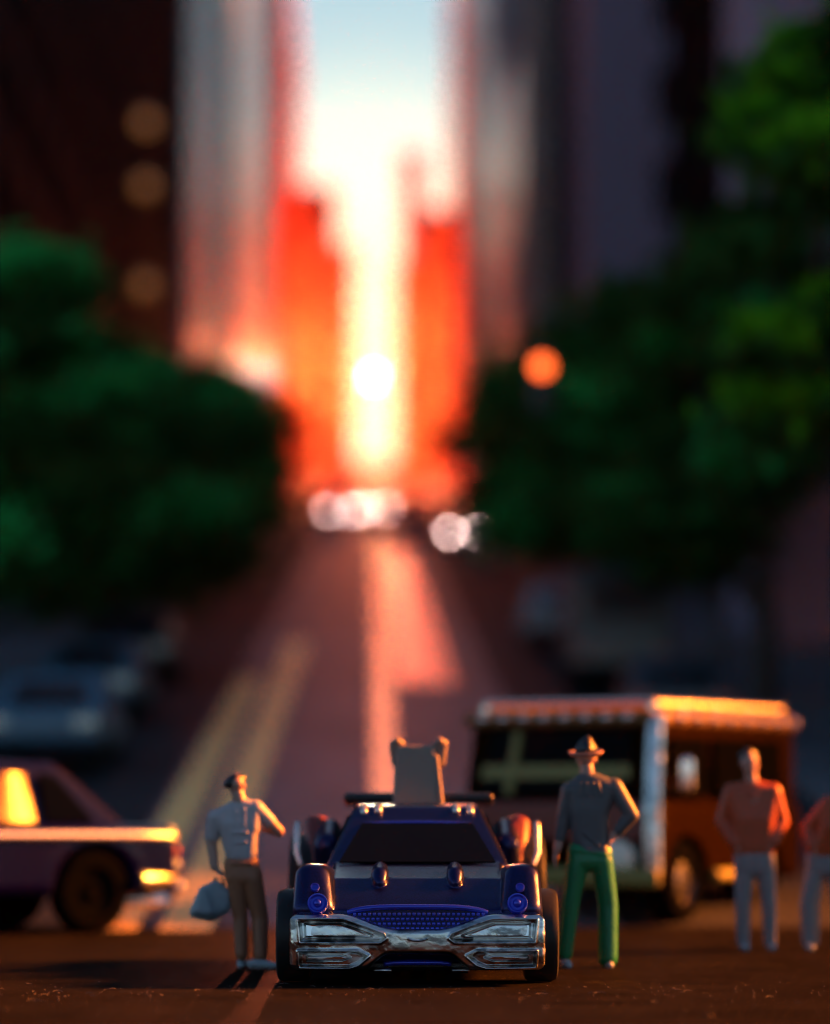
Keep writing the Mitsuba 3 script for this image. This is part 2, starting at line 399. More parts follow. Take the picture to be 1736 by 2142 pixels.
# ------------------------------------------------------------------ traffic light
tl = thing('traffic_light', 'traffic light on the right pavement showing a glowing orange red lamp', 'traffic light')
t = 60.0; s = 3.23; b = S(s, t, 0)
zl = ztop(765, t)
add(tl + '__pole', tube([S(6.6, t, 0), S(6.6, t, 0.3), [S(6.6, t, 0)[0], t, zl + 1.0]], [0.12, 0.09, 0.07], 10), 'mat_black_plastic', smooth=40)
add(tl + '__arm', tube([[S(6.6, t, 0)[0], t, zl + 0.85], [b[0] - 0.1, t, zl + 0.95]], 0.05, 8), 'mat_black_plastic', smooth=40)
add(tl + '__housing', tri(rbox(b[0] - 0.22, b[0] + 0.22, t - 0.15, t + 0.15, zl - 0.85, zl + 0.35, 0.04)), 'mat_black_plastic', smooth=30)
scene[tl + '__lamp'] = dict(type='sphere', center=[float(b[0]), t - 0.12, float(zl)], radius=0.19, bsdf={'type': 'ref', 'id': 'mat_red_plastic'},
                            emitter=dict(type='area', radiance={'type': 'rgb', 'value': [1.7, 0.20, 0.03]}))


# ------------------------------------------------------------------ street traffic, far and blurred
def street_car(label, s, t, paint, heading=1, van=False, group='cars along the street', lit=0.0):
    key = thing('street_car', label, 'car', group)
    L, W, H = (4.6, 1.8, 1.45) if not van else (5.4, 2.0, 2.3)
    o = S(s, t, 0.0)
    X = lambda m: move(M(np.asarray(m.vertices) * [1, heading, 1], m.faces if heading > 0 else m.faces[:, ::-1]), *o, rx=0.0) if True else m
    hw = W / 2
    if van:
        bd = union([rbox(-hw, hw, -L / 2, L / 2, 0.35, 1.2, 0.1, 10), hull([(x, y, z) for x in (-hw + .15, hw - .15) for y, z in ((-L / 2 + .15, 2.15), (L / 2 - 1.2, 2.15), (L / 2 - .5, 1.2), (-L / 2 + .15, 1.2))], .12, 10)])
    else:
        bd = union([rbox(-hw, hw, -L / 2, L / 2, 0.32, 0.86, 0.14, 10), hull([(x * q, y, z) for x in (-hw + .12, hw - .12) for q, y, z in ((1, -1.7, .85), (.82, -1.0, 1.36), (.82, .4, 1.36), (1, 1.2, .85))], .08, 10)])
    add(key + '__body', X(tri(bd)), paint, smooth=35)
    g = [panel([(-hw * .66, 1.18, .95), (hw * .66, 1.18, .95), (hw * .6, .5, 1.33), (-hw * .6, .5, 1.33)], .02),
         panel([(-hw * .66, -1.73, .95), (-hw * .6, -1.1, 1.33), (hw * .6, -1.1, 1.33), (hw * .66, -1.73, .95)], .02)] if not van else \
        [panel([(-hw * .8, L / 2 - .38, 1.3), (hw * .8, L / 2 - .38, 1.3), (hw * .75, L / 2 - 1.0, 2.0), (-hw * .75, L / 2 - 1.0, 2.0)], .02), box(-hw * .7, hw * .7, -L / 2 - .01, -L / 2 + .05, 1.35, 2.0)]
    for k, m in enumerate(g):
        add(key + ('__windscreen' if k == 0 else '__rear_window'), X(move(m, 0, 0.09 if k == 0 else -0.09, 0.0) if not van else m), 'mat_glass_dark')
    for x in (-1, 1):
        for y in (-1.4, 1.45):
            w = move(lathe([(0.0, -.1), (.2, -.1), (.32, -.09), (.33, 0), (.32, .09), (.2, .1), (0, .1)], 20), x * (hw - .08), y, .33, ry=math.pi / 2)
            add(key + '__wheel', X(w), 'mat_tyre', smooth=40)
        add(key + '__tail_light', X(box(x * hw * .75 - .16, x * hw * .75 + .16, -L / 2 - .02, -L / 2 + .1, .62, .78)), 'mat_red_plastic')
        add(key + '__headlight', X(box(x * hw * .75 - .17, x * hw * .75 + .17, L / 2 - .1, L / 2 + .02, .58, .74)), 'mat_lamp_lens', **(dict(emitter=dict(type='area', radiance={'type': 'rgb', 'value': [lit, lit * .62, lit * .55]})) if lit else {}))
    return key


bsdf('mat_car_blue', (0.05, 0.12, 0.17), 0.3, clear=0.8)
bsdf('mat_car_white', (0.6, 0.6, 0.6), 0.3, clear=0.8)
bsdf('mat_car_black', (0.02, 0.02, 0.022), 0.25, clear=0.8)
bsdf('mat_car_red', (0.5, 0.03, 0.02), 0.3, clear=0.8)
street_car('dull blue car parked on the left under the nearest tree', -4.9, 49, 'mat_car_blue', -1)
street_car('second dull blue car parked on the left behind the nearest one', -5.0, 57, 'mat_car_blue', -1)
street_car('black car parked on the left below the bright leaves', -5.0, 66, 'mat_car_black', -1)
street_car('black car parked on the right behind the toy van', 5.0, 53, 'mat_car_black')
street_car('dark van parked on the right under the trees', 4.9, 64, 'mat_car_black', van=True)
street_car('pale car parked on the right behind the dark van', 4.6, 78, 'mat_car_white')
street_car('white car with bright headlights coming down the far right lane', 4.3, 150, 'mat_car_white', -1, lit=20.0)
street_car('white van in the glare on the left of the far street', -2.0, 196, 'mat_car_white', -1, van=True, lit=24.0)
street_car('red car driving away in the far right lane below the sun', 2.2, 176, 'mat_car_red')
street_car('white car with headlights on beside the red one in the glare', 0.2, 205, 'mat_car_white', -1, lit=24.0)
street_car('red car farthest up the street in the sun glow', 2.4, 225, 'mat_car_red')

# ------------------------------------------------------------------ hero toy car (local: x right, y away from us, z up)
HY = 22.62
HX = 0.018
car = thing('toy_car', 'dark blue toy hot rod with a worn chrome bumper facing us in the middle', 'toy car')


def H(m):
    return move(m if isinstance(m, trimesh.Trimesh) else tri(m), HX, HY, 0)


mir = lambda pts: [(-x, y, z) for x, y, z in pts]
parts = [hull([(x, y, z) for x in (-.70, .70) for y, z in ((.22, .24), (.22, .44), (4.0, .24), (4.0, .62), (1.3, .70))], .09),
         hull([(x, y, z) for x in (-.60, .60) for y, z in ((.20, .515), (.30, .575), (.55, .715), (1.25, .822), (1.5, .80), (1.5, .4), (.2, .40))], .04),
         hull([(x * q, y, z) for x in (-1, 1) for q, y, z in ((.64, 1.22, .80), (.45, 1.90, 1.215), (.455, 2.6, 1.24), (.60, 3.1, .85))], .055),
         hull([(x, y, z) for x in (-.62, .62) for y, z in ((2.8, .5), (2.8, .86), (4.0, .5), (4.0, .86))], .08)]
for q in (-1, 1):
    parts.append(hull([(q * .79, .36, .76), (q * .72, .36, .755), (q * .80, .20, .54), (q * .68, .20, .54), (q * .79, .9, .755), (q * .70, .9, .75), (q * .74, 1.7, .62), (q * .80, .24, .40), (q * .68, .24, .40), (q * .80, 1.0, .5)],
                      [.10, .10, .10, .09, .10, .10, .08, .10, .09, .10]))
    parts.append(hull([(q * .275, .52, .775), (q * .275, .80, .815), (q * .275, .45, .72)], [.065, .055, .05]))
    parts.append(hull([(q * .72, 2.9, .95), (q * .72, 3.9, .95), (q * .72, 3.3, 1.06), (q * .72, 3.0, .55), (q * .72, 4.0, .55)], .11))
body = soft(union(parts), 0.032, 7)
add(car + '__body', H(body), 'mat_blue_paint', smooth=True)

# bumper: one moulded face with recessed lamp housings
c2m = lambda px, py: ((px - 844) * .001305, EYE - (1493 + .38 * py - 1665) * 22.62 / 6593)
polys = {k: Polygon([(abs(x), z) for x, z in (c2m(*p) for p in v)]) for k, v in dict(
    up=[(192, 1128), (300, 1124), (440, 1128), (560, 1168), (655, 1205), (668, 1226), (640, 1246), (204, 1246)],
    upbar=[(228, 1150), (420, 1148), (540, 1190), (600, 1212), (590, 1222), (232, 1220)],
    lo=[(195, 1300), (515, 1298), (572, 1325), (520, 1368), (470, 1388), (200, 1386)],
    lobar=[(240, 1322), (430, 1318), (480, 1332), (430, 1350), (240, 1350)]).items()}
nx, nz = 421, 97
xs = np.linspace(-.915, .915, nx)
ax = np.abs(xs)
sm = lambda a, b, x: np.clip((x - a) / (b - a), 0, 1) ** 2 * (3 - 2 * np.clip((x - a) / (b - a), 0, 1))
topz = .404 + .106 * sm(.13, .56, ax)
botz = .226 - .112 * sm(.20, .40, ax)
rc = .06
e = np.clip((ax - (.915 - rc)) / rc, 0, 1)
sh = rc * (1 - np.sqrt(np.maximum(1 - e ** 2, 0)))
topz, botz = topz - sh, botz + sh
v01 = np.linspace(0, 1, nz)
Xg = np.repeat(xs[:, None], nz, 1)
Zg = botz[:, None] + (topz - botz)[:, None] * v01[None]
edge = np.minimum(np.minimum(v01[None] * (topz - botz)[:, None], (1 - v01)[None] * (topz - botz)[:, None]), (.915 - ax)[:, None] + .001)
Yg = .035 * sm(.5, .93, np.abs(Xg)) + .05 * (1 - np.sqrt(np.clip(1 - (1 - np.clip(edge / .035, 0, 1)) ** 2, 0, 1)))
Yg = Yg + .018 * ((Zg - .30) / .2) ** 2
pts = shapely.points(np.abs(Xg).ravel(), Zg.ravel())


def sdf(poly):
    d = shapely.distance(poly.exterior, pts)
    return np.where(shapely.contains_xy(poly, np.abs(Xg).ravel(), Zg.ravel()), -d, d).reshape(Xg.shape)


for nm, deep in (('up', .050), ('lo', .040)):
    d = sdf(polys[nm])
    Yg += deep * sm(.006, -.020, d) if False else deep * (1 - sm(-.022, .002, d))
    Yg -= .013 * np.exp(-((d - .008) / .008) ** 2)
d = sdf(polys['upbar']); Yg -= .038 * (1 - sm(-.010, .008, d))
d = sdf(polys['lobar']); Yg -= .034 * (1 - sm(-.009, .007, d))
ar = np.hypot(Xg, (Zg - .40) * 1.5)
Yg -= .006 * np.exp(-((ar - .115) / .006) ** 2) * (np.abs(Xg) < .07) * (Zg < .38)
Yg += .004 * (meshkit.fbm(np.stack([Xg * 9, Zg * 9, Xg * 0], -1), 3, 3) - .5)
front = np.stack([Xg, Yg, Zg], -1).reshape(-1, 3)
idx = np.arange(nx * nz).reshape(nx, nz)
q = np.stack([idx[:-1, :-1], idx[1:, :-1], idx[1:, 1:], idx[:-1, 1:]], -1).reshape(-1, 4)
ring = np.concatenate([idx[:, 0], idx[-1, 1:], idx[-2::-1, -1], idx[0, -2:0:-1]])
back = front[ring] * [1, 0, 1] + [0, .30, 0]
bi = len(front) + np.arange(len(ring)); cen = len(front) + len(ring)
nxt = np.roll(np.arange(len(ring)), -1)
fs = np.vstack([q[:, [0, 1, 2]], q[:, [0, 2, 3]], np.stack([ring, bi, bi[nxt]], 1), np.stack([ring, bi[nxt], ring[nxt]], 1), np.stack([bi, np.full(len(ring), cen), bi[nxt]], 1)])
bumper = M(np.vstack([front, back, [[0, .30, .3]]]), fs)
add(car + '__bumper', H(bumper), 'mat_chrome_worn', smooth=50, label='worn scratched chrome bumper with four recessed lamp housings')
for nm in ('upbar', 'lobar'):
    for q in (-1, 1):
        p = polys[nm].buffer(-.010)
        m = trimesh.creation.extrude_polygon(p.buffer(.002), .012, engine='earcut')
        v = np.asarray(m.vertices)
        v = np.stack([q * v[:, 0], .004 + v[:, 2] + .035 * sm(.5, .93, v[:, 0]) + .018 * ((v[:, 1] - .30) / .2) ** 2 + .006, v[:, 1]], 1)
        mm = M(v, m.faces); mm.fix_normals()
        add(car + '__bumper__headlight', H(mm), 'mat_chrome')

# grille, lip, lower lip, lamps on the wings
cur = lambda w, y0, sag, z0, z1, n=25: [(x, y0 + sag * (x / w) ** 2, z1 + (z0 - z1) * (x / w) ** 4) for x in np.linspace(-w, w, n)]
add(car + '__grille_lip', H(tube(cur(.50, .075, .05, .520, .560), .020, 12)), 'mat_blue_bright', smooth=True, label='bright blue lip over the grille')
add(car + '__grille_panel', H(box(-.50, .50, .112, .18, .36, .545)), 'mat_blue_paint')
kn = []
for r_ in range(4):
    for c_ in range(27):
        x = -.46 + .92 * c_ / 26 + (.0 if r_ % 2 == 0 else .010)
        kn.append(tri(rbox(x - .0125, x + .0125, .092, .135, .405 + r_ * .034 - .012, .405 + r_ * .034 + .012, .006, 8)))
add(car + '__grille_studs', H(cat(kn)), 'mat_blue_bright', smooth=40, kind='stuff', label='rows of tiny blue studs across the grille')
add(car + '__lower_lip', H(tube(cur(.24, .16, .03, .150, .160), .018, 10)), 'mat_blue_bright', smooth=True)
for q in (-1, 1):
    k = add(car + '__wing_lamp', H(move(lathe([(0, .0), (.050, .0), (.058, .006), (.062, .016), (.070, .018), (.074, .010), (.074, -.03), (0, -.03)], 40), q * .715, .098, .585, rx=math.pi / 2 - .35)), 'mat_blue_bright', smooth=30, label='round blue lamp on the ' + ('left' if q < 0 else 'right') + ' wing')
    add(k + '__lens', H(move(trimesh.creation.icosphere(3, .033), q * .715, .102, .585)), 'mat_blue_bright', smooth=True)
    add(car + '__marker_lamp', H(move(lathe([(0, .0), (.022, .0), (.026, .008), (.032, .006), (.032, -.02), (0, -.02)], 28), q * .735, .125, .70, rx=math.pi / 2 - .6)), 'mat_blue_bright', smooth=30)
    add(car + '__roof_light', H(tri(hull([(q * .30, 1.80, 1.235), (q * .30, 1.92, 1.265)], .030))), 'mat_chrome_satin', smooth=True)
    add(car + '__roof_light', H(tri(hull([(q * .41, 1.80, 1.225), (q * .41, 1.92, 1.255)], .030))), 'mat_chrome_satin', smooth=True)
w0, w1 = np.array([1.10, .840]), np.array([1.655, 1.127])
nrm = np.array([-(w1 - w0)[1], (w1 - w0)[0]]); nrm /= np.linalg.norm(nrm)
off = lambda p: p + nrm * .018
a0, a1 = off(w0), off(w1)
add(car + '__windscreen', H(panel([(-.585, *a0), (.585, *a0), (.420, *a1), (-.420, *a1)], .012)), 'mat_dark_glass')
add(car + '__windscreen__visor', H(tube([(x, a1[0] - .0 + .01 * (x / .43) ** 2, a1[1] + .006 - .012 * (x / .43) ** 2) for x in np.linspace(-.415, .415, 15)], .013, 8)), 'mat_blue_bright', smooth=True, label='thin blue strip along the top of the windscreen')
for q in (-1, 1):
    add(car + '__side_window', H(panel([(q * .655, 1.55, .90), (q * .655, 2.75, .90), (q * .535, 2.45, 1.20), (q * .535, 2.0, 1.20)], .012)), 'mat_dark_glass')
# spoiler, tower, rear pods, exhausts
sp = add(car + '__spoiler', H(tri(hull([(x, y, z) for x in (-.56, .58) for y, z in ((3.05, 1.335), (3.35, 1.305))], .042))), 'mat_black_plastic', smooth=40, label='black spoiler plate behind the roof')
for q in (-1, 1):
    add(sp + '__strut', H(tri(hull([(q * .40, 3.25, .9), (q * .42, 3.25, 1.30)], .03))), 'mat_black_plastic', smooth=40)
tw = add(car + '__intake_tower', H(tri(hull([(-.185, 2.9, 1.0), (.165, 2.9, 1.0), (-.175, 3.2, 1.0), (.165, 3.2, 1.0), (-.145, 2.95, 1.73), (.115, 2.95, 1.73), (-.14, 3.15, 1.73), (.115, 3.15, 1.73)], .03))), 'mat_grey_plastic', smooth=40, label='brown grey tower rising behind the roof')
add(tw + '__side_plate', H(tri(hull([(.225, 2.88, 1.0), (.225, 3.2, 1.0), (.150, 2.93, 1.66), (.150, 3.15, 1.66)], .024))), 'mat_grey_plastic', smooth=40)
for x in (-.165, .185):
    add(tw + '__ear', H(tri(union([hull([(x - .02, 2.98, 1.76), (x + .02, 2.98, 1.77), (x, 3.12, 1.72), (x, 3.0, 1.62)], .045), hull([(x, 2.93, 1.79), (x, 2.99, 1.80)], .03)]))), 'mat_grey_plastic', smooth=40)
for q in (-1, 1):
    add(car + '__rear_pod', H(soft(hull([(q * .76, 3.2, 1.02), (q * .84, 3.3, 1.11), (q * .80, 3.9, 1.08), (q * .74, 4.1, .8), (q * .80, 3.0, .8)], [.09, .085, .10, .1, .09]), .04, 4)), 'mat_maroon', smooth=True, label='dark red pod over the ' + ('left' if q < 0 else 'right') + ' rear wheel')
    add(car + '__exhaust_pipe', H(tube([(q * .93, 2.75, .80), (q * .965, 2.8, .90), (q * .965, 2.86, 1.07), (q * .965, 2.95, 1.13)], [.020, .026, .026, .022], 14)), 'mat_chrome_satin', smooth=40)
for nm, R, W, xc, yc in (('front', .338, .25, .900, .64), ('rear', .52, .30, .89, 3.35)):
    for q in (-1, 1):
        pr = [(.55 * R, -W / 2), (.86 * R, -W / 2), (.95 * R, -W / 2 + .012), (R, -W / 2 + .05), (R * 1.004, 0), (R, W / 2 - .05), (.95 * R, W / 2 - .012), (.86 * R, W / 2), (.55 * R, W / 2)]
        key = car + '__wheel'
        k = add(key, H(move(lathe(pr, 72), q * xc, yc, R, ry=math.pi / 2)), 'mat_tyre', smooth=35)
        rim = [(0, -W * .32), (.2 * R, -W * .34), (.5 * R, -W * .30), (.60 * R, -W * .48), (.60 * R, W * .48), (.5 * R, W * .30), (.2 * R, W * .34), (0, W * .32)]
        add(k + '__rim', H(move(lathe(rim, 40), q * xc, yc, R, ry=math.pi / 2)), 'mat_chrome', smooth=35)
add(car + '__underside', H(tri(rbox(-.62, .62, .25, 3.9, .10, .3, .03))), 'mat_black_plastic', smooth=30)
for x in (-.25, .31):
    add(car + '__skid', H(tri(hull([(x - .05, .16, .105), (x + .05, .16, .105), (x, .3, .12)], .018))), 'mat_chrome_worn', smooth=40)


# ------------------------------------------------------------------ people (toy figures)
def limb(pts, rs, seg=16):
    return [hull([pts[i], pts[i + 1]], [rs[i], rs[i + 1]], seg) for i in range(len(pts) - 1)]


def hand(w, d, side, curl=0.5, s=1.0):
    """Palm, four fingers and a thumb at wrist w, pointing along d; side: across the palm towards the thumb."""
    d = np.asarray(d, float) / np.linalg.norm(d); side = np.asarray(side, float); side = side - d * (side @ d); side /= np.linalg.norm(side)
    n = np.cross(d, side)
    w = np.asarray(w, float)
    out = [hull([w, w + d * .085 * s + side * .028 * s, w + d * .085 * s - side * .028 * s, w + d * .03 * s + side * .03 * s], [.026 * s, .017 * s, .017 * s, .02 * s], 10)]
    for i, L in enumerate((.072, .08, .075, .058)):
        p0 = w + d * .082 * s + side * (.030 - .020 * i) * s
        d1 = d * math.cos(curl * .6) + n * math.sin(curl * .6)
        d2 = d * math.cos(curl * 1.5) + n * math.sin(curl * 1.5)
        p1 = p0 + d1 * L * .55 * s; p2 = p1 + d2 * L * .5 * s
        out += limb([p0, p1, p2], [.0105 * s, .0095 * s, .008 * s], 8)
    t0 = w + d * .03 * s + side * .03 * s
    t1 = t0 + (d * .6 + side * .7 + n * .2) * .04 * s
    out += limb([t0, t1, t1 + (d * .9 + side * .15 + n * .3) * .035 * s], [.014 * s, .012 * s, .009 * s], 8)
    return out


def head(c, h, face=1.0, turn=0.0):
    """Head of height h centred at c looking along +y*face, with nose, brow, ears, jaw; returns (solid, eyes)."""
    R = lambda p: (c[0] + (p[0] * math.cos(turn) - p[1] * math.sin(turn) * face) * h, c[1] + (p[0] * math.sin(turn) + p[1] * math.cos(turn) * face) * h, c[2] + p[2] * h)
    sk = [hull([R((0, -.06, .10)), R((0, .08, .12)), R((0, .02, .20))], [.33 * h, .30 * h, .29 * h], 20),
          hull([R((-.1, .12, -.05)), R((.1, .12, -.05)), R((0, .22, -.32)), R((0, .0, -.2))], [.22 * h, .22 * h, .14 * h, .24 * h], 16),
          hull([R((0, .38, .04)), R((0, .46, -.08)), R((0, .36, -.10))], [.03 * h, .045 * h, .05 * h], 8),
          hull([R((-.08, .34, -.20)), R((.08, .34, -.20))], .035 * h, 8)]
    for q in (-1, 1):
        sk.append(hull([R((q * .34, -.02, .04)), R((q * .35, -.04, -.07))], [.07 * h, .05 * h], 8))
    eyes = [trimesh.creation.icosphere(2, .045 * h) for _ in (0, 1)]
    for q, m in zip((-1, 1), eyes):
        m.apply_translation(R((q * .14, .335, .04)))
    return sk, cat(eyes)


def figure(label, X, Y, build, Z=0.0):
    key = thing('person', label, 'person', None)
    for part, mesh, mat, lab in [(p_, m_, a_, l_) for p_, m0, a_, l_ in build for m_ in (m0 if isinstance(m0, list) else [m0])]:
        m = mesh if isinstance(mesh, trimesh.Trimesh) else soft(mesh, .016, 5)
        add(f'{key}__{part}', move(m, X, Y, Z), mat, smooth=True, label=lab)
    return key


# man with a bag, seen from behind on the left.  a(px, py, y): local metres from the figure's drawing
a = lambda x, y, d=0.0: np.array([(x - 620) * .000836, d, (1972 - y) * .000836])
hd, ey = head(a(548, 262), .205, 1.0, -.25)
neck = [hull([a(560, 330), a(585, 420)], [.052, .06])]
lArm = [a(352, 560, .0), a(312, 800, .03), a(345, 1030, .0)]
rArm = [a(730, 470, .0), a(945, 690, .06), a(770, 640, .22)]
skin = hd + neck + limb(lArm, [.058, .045, .034]) + limb(rArm, [.058, .047, .038]) + hand(a(345, 1030), a(470, 1150) - a(345, 1030), (0, 1, .0), .7, .9) + hand(a(770, 640, .22), (-1, .1, .3), (0, 0, 1), .6, .85)
skin += [hull([a(590, 470), a(590, 900), a(450, 560), a(660, 540), a(600, 1100)], [.05, .05, .04, .04, .06])]
skin += limb([a(545, 1100), a(590, 1500, .02), a(612, 1860)], [.075, .05, .035]) + limb([a(690, 1100), a(775, 1500, .03), a(775, 1860)], [.075, .055, .038])
shirt = [hull([a(590, 440), a(380, 560), a(715, 480), a(520, 700), a(690, 660)], [.062, .066, .066, .085, .08]), hull([a(470, 620), a(680, 600), a(540, 920), a(655, 920)], [.085, .08, .075, .075])]
shirt += limb([a(352, 560), a(322, 740, .03)], [.068, .060]) + limb([a(730, 470), a(860, 600, .04)], [.068, .058])
shirt += [hull([a(545, 500, -.065), a(540, 640, -.075)], [.018, .014]), hull([a(630, 480, -.065), a(635, 650, -.075)], [.018, .014]), hull([a(530, 700, -.08), a(650, 700, -.08)], [.014, .016]), hull([a(540, 800, -.075), a(640, 790, -.075)], [.012, .014])]
trous = [hull([a(530, 990), a(670, 990), a(545, 1120), a(700, 1120)], [.082, .078, .088, .088])]
trous += limb([a(550, 1130), a(592, 1500, .02), a(608, 1840)], [.085, .060, .052]) + limb([a(695, 1130), a(775, 1500, .03), a(785, 1850)], [.09, .068, .058])
trous += [hull([a(520, 990, -.07), a(690, 990, -.07)], .022)]
shoes = [hull([a(700, 1930, -.02), a(800, 1925, -.03), a(920, 1945, -.05)], [.038, .036, .026]), hull([a(600, 1925, .05), a(640, 1935, .13), a(600, 1940, .0)], [.036, .028, .03])]
hair = [hull([a(540, 205, -.02), a(560, 198, .03), a(500, 235, -.03), a(470, 250, -.02), a(600, 192, .02)], [.048, .050, .048, .034, .036])]
figure('grey shirted toy man in brown trousers walking left of the car holding a bag', (620 * .2205 + 375 - 868) * 25.0 / 6593, 25.0,
       [('body', union(skin), 'mat_skin', None), ('hair', union(hair), 'mat_hair', 'short black hair'), ('eyes', ey, 'mat_eye', None), ('shirt', union(shirt), 'mat_shirt_grey', 'light grey shirt'),
        ('trousers', union(trous), 'mat_trouser_brown', 'brown trousers'), ('shoe', shoes, 'mat_shoe_pale', 'pale blue grey shoes')])
bx = (620 * .2205 + 375 - 868) * 25.0 / 6593
bag = thing('duffel_bag', 'rounded pale blue grey bag hanging from the left man\'s hand', 'bag')
bsh = soft(union([hull([a(360, 1180, .0), a(250, 1260, .0), a(165, 1450, .0), a(300, 1465, .03), a(440, 1400, .02), a(460, 1280, .02)], [.03, .05, .045, .06, .05, .045]),
                  hull([a(250, 1260, -.03), a(200, 1430, -.04), a(300, 1440, -.04)], .04)]), .014, 5)
add(bag + '__pouch', move(bsh, bx, 25.0, 0), 'mat_bag', smooth=True)
add(bag + '__handle', move(tube([a(330, 1200), a(350, 1130), a(420, 1135), a(440, 1230)], .012, 8), bx, 25.0, 0), 'mat_hair', smooth=True)

# man in a hat, seen from behind on the right
a = lambda x, y, d=0.0: np.array([(x - 560) * .000961, d, (2010 - y) * .000961])
hd, ey = head(a(505, 305), .215, 1.0, .15)
neck = [hull([a(510, 370), a(515, 440)], [.055, .062])]
lArm = [a(365, 560), a(310, 830, .03), a(262, 1040, .0)]
rArm = [a(735, 530), a(880, 770, -.03), a(725, 930, -.02)]
skin = hd + neck + limb(lArm, [.06, .05, .036]) + limb(rArm, [.06, .05, .036]) + hand(a(262, 1040), (-.25, .05, -1), (.2, 1, 0), .4, .95) + hand(a(725, 930, -.02), (-.5, .15, -.8), (0, -1, -.2), .5, .95)
skin += [hull([a(515, 500), a(530, 980), a(410, 570), a(650, 555), a(540, 1110)], [.05, .05, .04, .04, .06])]
skin += limb([a(440, 1130), a(372, 1450), a(325, 1850)], [.08, .055, .04]) + limb([a(635, 1130), a(682, 1500), a(680, 1850)], [.08, .055, .04])
vest = [hull([a(510, 460), a(400, 560), a(690, 540), a(440, 760), a(600, 760)], [.07, .075, .078, .085, .085]), hull([a(440, 700), a(605, 700), a(450, 980), a(600, 980)], [.085, .085, .075, .078]),
        hull([a(460, 960), a(600, 960), a(520, 1060, -.03), a(640, 1080, -.03)], [.075, .075, .06, .055])]
vest += limb([a(365, 560), a(318, 790, .02), a(285, 950, .01)], [.072, .062, .048]) + limb([a(735, 530), a(872, 765, -.03), a(765, 890, -.02)], [.074, .064, .05])
vest += [hull([a(x, 500, -.075), a(x + k, 600, -.085)], [.014, .010]) for x, k in ((455, -8), (505, 0), (560, 12), (600, 25))] + [hull([a(480, 900, -.075), a(600, 1010, -.085)], .013)]
trous = [hull([a(430, 1050), a(640, 1070), a(440, 1140), a(630, 1140)], [.082, .078, .09, .088])]
trous += limb([a(440, 1130), a(375, 1450), a(325, 1890)], [.09, .078, .060]) + limb([a(630, 1130), a(680, 1500, .02), a(675, 1930)], [.092, .080, .078])
trous += [hull([a(420, 1050, -.06), a(650, 1085, -.06)], .03)]
shoes = [hull([a(320, 1965, .0), a(345, 1980, -.08), a(320, 1970, .08)], [.040, .034, .03]), hull([a(665, 1970, .0), a(690, 1982, -.06), a(665, 1970, .08)], [.040, .03, .03])]
hat = [hull([a(520, 135), a(480, 160), a(500, 225), a(450, 225), a(560, 225), a(515, 225, -.07), a(515, 225, .07)], [.030, .03, .04, .04, .04, .04, .04])]
brim = move(lathe([(0, .012), (.10, .012), (.128, .024), (.137, .032), (.140, .022), (.125, .004), (.10, -.010), (0, -.010)], 40), *a(503, 268), ry=-.04, rx=.12)
figure('toy man in a black hat and bright green trousers standing right of the car', (560 * .253 + 1097 - 868) * 25.05 / 6593, 25.05,
       [('body', union(skin), 'mat_skin', None), ('hat', union(hat), 'mat_hair', 'black domed hat crown'), ('hat__brim', brim, 'mat_skin', 'tan hat brim'), ('eyes', ey, 'mat_eye', None), ('waistcoat', union(vest), 'mat_vest_grey', 'dark grey creased shirt'),
        ('trousers', union(trous), 'mat_trouser_green', 'bright green trousers'), ('shoe', shoes, 'mat_shoe_pale', None)])

